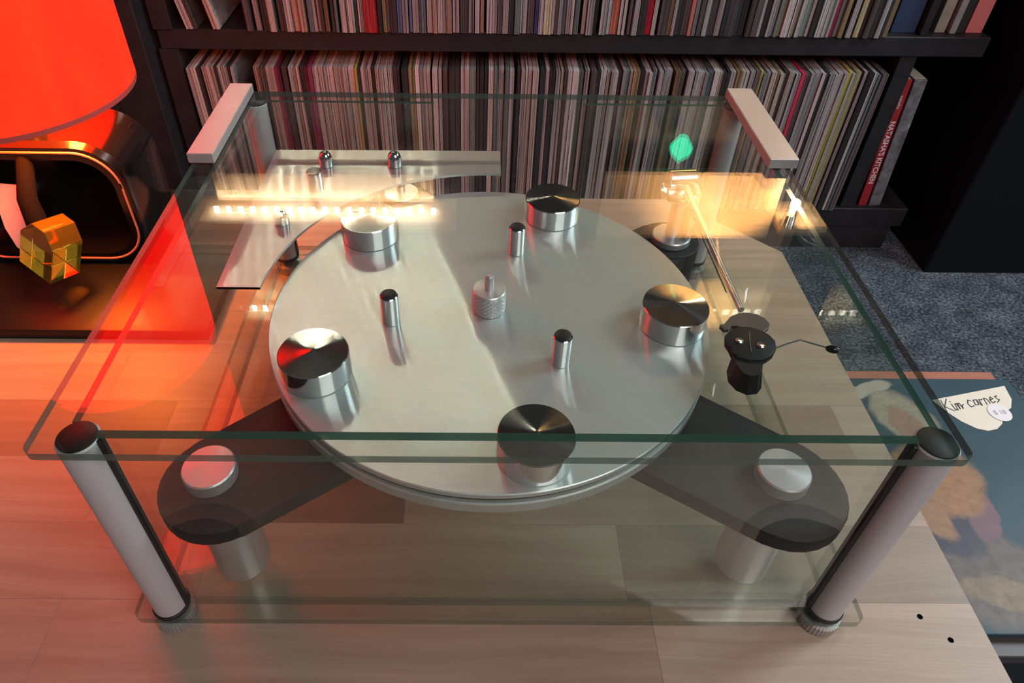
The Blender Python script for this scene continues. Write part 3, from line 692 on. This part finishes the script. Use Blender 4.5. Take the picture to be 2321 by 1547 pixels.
# ================================================================== SIDE STAND WITH SLEEVES
stand = empty('side_stand', (0.50, 0.07, ZF))
tag(stand, 'low black stand beside the table carrying a record in a plastic sleeve', 'stand')
def SP(o): o.location = (-0.50, -0.07, -ZF); return o
SP(box('stand_top', (0.342, -0.105, -0.190), (0.652, 0.225, -0.176), plain('dark_stand_top', (0.07, 0.06, 0.065), 0.45), stand, 0.001))
SP(box('stand_body', (0.352, -0.092, ZF), (0.642, 0.215, -0.190), M_BLACKP, stand))
us = box('album_sleeve', (0.36, 0.00, -0.176), (0.640, 0.2380, -0.1725), plain('rust_red_card', (0.36, 0.13, 0.08), 0.6, var=0.15))
tag(us, 'rust-red record sleeve lying under the blue one and peeking out behind it', 'record')
def print_mat():
    """flat printed cover: soft blotches of colour on teal"""
    m, nt, bs = new_mat('printed_cover')
    tc = N(nt, 'ShaderNodeTexCoord')
    wn = N(nt, 'ShaderNodeTexNoise'); setin(wn, Scale=30.0, Detail=4.0); nt.links.new(tc.outputs['Object'], wn.inputs['Vector'])
    sub = N(nt, 'ShaderNodeVectorMath', operation='SUBTRACT'); nt.links.new(wn.outputs['Color'], sub.inputs[0]); sub.inputs[1].default_value = (0.5, 0.5, 0.5)
    sc_ = N(nt, 'ShaderNodeVectorMath', operation='SCALE'); nt.links.new(sub.outputs[0], sc_.inputs[0]); sc_.inputs['Scale'].default_value = 0.022
    ad = N(nt, 'ShaderNodeVectorMath', operation='ADD'); nt.links.new(tc.outputs['Object'], ad.inputs[0]); nt.links.new(sc_.outputs[0], ad.inputs[1])
    fine = noise(nt, 90.0, tc.outputs['Object'], 4, 0.65)
    col = mixc(nt, noise(nt, 7.0, tc.outputs['Object'], 2), (0.022, 0.065, 0.09), (0.06, 0.13, 0.165))
    def blot(col, cx, cy, rx, ry, ang, c1, c2, soft=0.25):
        v = N(nt, 'ShaderNodeVectorMath', operation='SUBTRACT'); nt.links.new(ad.outputs[0], v.inputs[0]); v.inputs[1].default_value = (cx, cy, 0)
        r = mapping(nt, v.outputs[0], (1, 1, 0), rot=(0, 0, R(ang)))
        r = mapping(nt, r, (1/rx, 1/ry, 0))
        l = N(nt, 'ShaderNodeVectorMath', operation='LENGTH'); nt.links.new(r, l.inputs[0])
        mr = N(nt, 'ShaderNodeMapRange', interpolation_type='SMOOTHSTEP'); nt.links.new(l.outputs['Value'], mr.inputs[0])
        mr.inputs[1].default_value = 1.0 + soft/2; mr.inputs[2].default_value = 1.0 - soft/2
        return mixc(nt, mr.outputs[0], col, mixc(nt, fine, c1, c2))
    col = blot(col, 0.475, -0.03, 0.075, 0.055, 20, (0.05, 0.045, 0.05), (0.34, 0.28, 0.24))      # grey cloth
    col = blot(col, 0.500, -0.055, 0.050, 0.016, 10, (0.14, 0.10, 0.07), (0.52, 0.40, 0.25))
    col = blot(col, 0.470, 0.020, 0.030, 0.040, -20, (0.045, 0.055, 0.085), (0.13, 0.12, 0.16))      # dark fold
    col = blot(col, 0.515, 0.030, 0.014, 0.030, 25, (0.20, 0.11, 0.14), (0.34, 0.20, 0.22))
    col = blot(col, 0.490, 0.075, 0.048, 0.045, -35, (0.22, 0.10, 0.05), (0.72, 0.42, 0.21))         # tan
    col = blot(col, 0.460, 0.050, 0.016, 0.050, -15, (0.25, 0.13, 0.08), (0.66, 0.40, 0.22))
    col = blot(col, 0.493, 0.160, 0.032, 0.042, -20, (0.25, 0.20, 0.14), (0.74, 0.66, 0.50))         # pale
    col = blot(col, 0.492, 0.147, 0.019, 0.028, -20, (0.32, 0.19, 0.14), (0.62, 0.40, 0.30))
    col = blot(col, 0.460, 0.200, 0.040, 0.010, -20, (0.50, 0.45, 0.36), (0.70, 0.64, 0.52))
    col = mixc(nt, 1.0, col, (0.62, 0.64, 0.68), 'MULTIPLY')
    nt.links.new(col, bs.inputs['Base Color']); setin(bs, Roughness=0.42); bs.inputs['Specular IOR Level'].default_value = 0.25; bs.inputs['Coat Weight'].default_value = 0.0
    bs.inputs['Coat Roughness'].default_value = 0.12
    bump(nt, bs, noise(nt, 14.0, tc.outputs['Object'], 2), 0.25, 0.003)
    return m
rec = box('record_in_sleeve', (0.334, -0.0900, -0.1720), (0.6485, 0.2200, -0.1655), print_mat(), None, 0.001, 2)
tag(rec, 'blue picture-cover record in clear plastic with a handwritten cream label, lying on the black stand', 'record')
M_CREAM = plain('cream_label_paper', (0.78, 0.74, 0.64), 0.6, var=0.04)
M_INK = plain('black_ink', (0.02, 0.02, 0.025), 0.5)
ZL = -0.1655
lab = prism('paper_label', [(0.5370, 0.1850), (0.5480, 0.1640), (0.5560, 0.1530), (0.5680, 0.1430), (0.5800, 0.1395), (0.5920, 0.1425), (0.6020, 0.1500), (0.6100, 0.1640),
                            (0.6260, 0.1740), (0.6340, 0.1870), (0.6375, 0.2085)], ZL, ZL+0.0006, M_CREAM, rec)
# handwriting strokes, glyph units
G = {'K': [[(0, 0), (0.1, 1.0)], [(0.6, 1.0), (0.08, 0.45), (0.65, 0.0)]], 'i': [[(0.1, 0.55), (0.15, 0.05), (0.3, 0.1)], [(0.12, 0.72), (0.14, 0.76)]],
     'm': [[(0, 0.0), (0.05, 0.5), (0.18, 0.5), (0.22, 0.05), (0.28, 0.5), (0.42, 0.5), (0.46, 0.05), (0.55, 0.3), (0.7, 0.35)]],
     'c': [[(0.4, 0.5), (0.2, 0.6), (0.02, 0.35), (0.1, 0.05), (0.42, 0.1)]], 'a': [[(0.38, 0.5), (0.12, 0.52), (0.05, 0.15), (0.3, 0.12), (0.4, 0.5), (0.48, 0.05)]],
     'r': [[(0, 0.0), (0.05, 0.5), (0.2, 0.42), (0.35, 0.48)]], 'n': [[(0, 0.0), (0.05, 0.5), (0.15, 0.48), (0.28, 0.4), (0.32, 0.05)]],
     'e': [[(0.05, 0.28), (0.36, 0.35), (0.22, 0.52), (0.04, 0.28), (0.14, 0.03), (0.4, 0.12)]], 's': [[(0.38, 0.5), (0.15, 0.48), (0.2, 0.3), (0.35, 0.18), (0.05, 0.02)]]}
adv = {'K': 0.62, 'i': 0.33, 'm': 0.78, ' ': 0.28, 'c': 0.5, 'a': 0.55, 'r': 0.42, 'n': 0.42, 'e': 0.46, 's': 0.4}
bm = bmesh.new(); cx = 0.0; A = R(13.0); S = 0.0200
base = Vector((0.5462, 0.1660, ZL+0.0008))
for ch in 'Kim carnes':
    s = S*0.92
    for st in G.get(ch, []):
        pp = []
        for x, y in st:
            X, Y = (cx + x)*s*0.86 + y*s*0.22, y*s
            pp.append(base + Vector((X*math.cos(A) - Y*math.sin(A), X*math.sin(A) + Y*math.cos(A), 0)))
        for p, q in zip(pp, pp[1:]):
            d = (q-p); nrm = Vector((-d.y, d.x, 0)).normalized()*0.0006 if d.length > 0 else Vector((0.0006, 0, 0))
            e = d.normalized()*0.0003
            bm.faces.new([bm.verts.new(v) for v in (p-nrm-e, q-nrm+e, q+nrm+e, p+nrm-e)])
    cx += adv[ch]
finish(bm, 'handwriting', M_INK, lab)
stk = lathe('price_sticker', [(0.0128, 0.0), (0.0130, 0.0002), (0.0130, 0.0006), (0.0, 0.0007)], plain('white_sticker', (0.80, 0.79, 0.84), 0.5), rec, (0.6075, 0.1660, ZL+0.0008), 40)
text_mesh('price_text', '$ 18', 0.0085, plain('faint_grey_ink', (0.42, 0.42, 0.48), 0.6), stk, Matrix.Translation((0.6075, 0.1660, ZL+0.0017)) @ Matrix.Rotation(R(5), 4, 'Z'))

# ================================================================== LIT WALL SHELF ABOVE THE BOOKCASE (seen mirrored in the glass)
shelf = empty('wall_shelf', (0, 1.32, 1.06))
tag(shelf, 'pine wall shelf with an LED strip above the bookcase', 'shelf')
def WP(o): o.location = (0, -1.32, -1.06); return o
WP(box('shelf_plank', (-0.78, 1.20, 1.020), (-0.06, 1.32, 1.043), M_PINE, shelf, 0.001))
WP(box('shelf_plank', (0.825, 1.20, 1.020), (0.95, 1.32, 1.043), M_PINE, shelf, 0.001))
WP(box('front_board', (-0.718, 1.278, 0.918), (-0.122, 1.320, 0.996), M_PINE, shelf, 0.001))
M_LED = emit('led_emitter', (1.0, 0.95, 0.82), 500.0)
M_LEDT = plain('led_tape', (0.75, 0.70, 0.55), 0.5)
bm = bmesh.new(); bm_box(bm, (-0.006, -0.0015, -0.004), (0.006, 0.0015, 0.004))
LEDM = bpy.data.meshes.new('led_diode'); bm.to_mesh(LEDM); bm.free(); LEDM.materials.append(M_LED)
for (xa, xb) in ((-0.718, -0.123),):
    tp = WP(box('led_tape', (xa-0.01, 1.2465, 1.0175), (xb+0.01, 1.2565, 1.0200), M_LEDT, shelf))
    n = int(round((xb-xa)/0.0325))
    for k in range(n+1):
        o = bpy.data.objects.new('led_diode', LEDM); COL.objects.link(o); o.parent = tp; o.location = (xa + (xb-xa)*k/n, 1.2515, 1.0130)
# warm spot lit pine panel and its lamp
pn = box('pine_panel', (0.335, 1.255, 0.888), (0.820, 1.275, 1.095), M_PINE, None, 0.001)
tag(pn, 'pine panel under the wall shelf lit by a warm spot lamp', 'panel')
spt = empty('spot_lamp', (0.845, 1.215, 1.020)); tag(spt, 'small warm spot lamp under the wall shelf', 'lamp')
lathe('spot_housing', [(0.010, -0.035), (0.016, -0.030), (0.018, 0.0), (0.0, 0.0)], M_STEEL, spt, (0, 0, 0), 24)
lathe('spot_bulb', [(0.0, -0.047), (0.006, -0.045), (0.009, -0.039), (0.009, -0.034), (0.0, -0.034)], emit('spot_glow', (1.0, 0.80, 0.35), 30.0), spt, (0, 0, 0), 16)
sd = bpy.data.lights.new('spot_light', 'SPOT'); sd.energy = 38.0; sd.color = (1.0, 0.60, 0.25); sd.spot_size = R(90); sd.spot_blend = 0.6; sd.shadow_soft_size = 0.02
so = bpy.data.objects.new('spot_light', sd); COL.objects.link(so); so.location = (0.68, 1.03, 1.10)  # mid-air light added to brighten the panel, apart from the spot lamp
so.rotation_euler = (Vector((0.65, 1.255, 0.950)) - so.location).to_track_quat('-Z', 'Y').to_euler()
so_dir = (Vector((0.65, 1.255, 0.950)) - so.location).normalized()
pl_ = empty('added_lamp', (0.68, 1.27, 1.095)); tag(pl_, 'added lamp housing on an arm, around the light above the pine panel', 'lamp')  # housing and arm made up to carry the mid-air panel light
o = lathe('added_lamp_head', [(0.0, -0.040), (0.012, -0.036), (0.026, -0.006), (0.024, -0.006), (0.011, -0.032), (0.0, -0.034)], M_STEEL, pl_, (0, 0, 0), 24, axis=so_dir)
o.location = so.location - pl_.location
tube('added_lamp_arm', [so.location - so_dir*0.038 - pl_.location, Vector((0, -0.10, 0.06)), Vector((0, 0.0, 0.0)), Vector((0, 0.05, -0.02))], 0.004, M_STEEL, pl_, 8)
pd = bpy.data.lights.new('spot_bulb_light', 'POINT'); pd.energy = 5.5; pd.color = (1.0, 0.74, 0.46); pd.shadow_soft_size = 0.012
po = bpy.data.objects.new('spot_bulb_light', pd); COL.objects.link(po); po.parent = spt; po.location = (0.0, -0.004, -0.066)
# green indicator lamp on the shelf
gl = empty('indicator_lamp', (0.525, 1.265, 0.815)); tag(gl, 'small green glowing indicator lamp below the pine panel', 'lamp')
lathe('indicator_lens', [(0.0, -0.030), (0.012, -0.026), (0.030, 0.004), (0.024, 0.020), (0.010, 0.034), (0.0, 0.046)], emit('green_glow', (0.0, 1.0, 0.50), 4.5), gl, (0, 0, 0), 20)
lathe('indicator_socket', cyl_prof(0.006, 0.044, 0.074), M_RUBBER, gl, (0, 0, 0), 16)
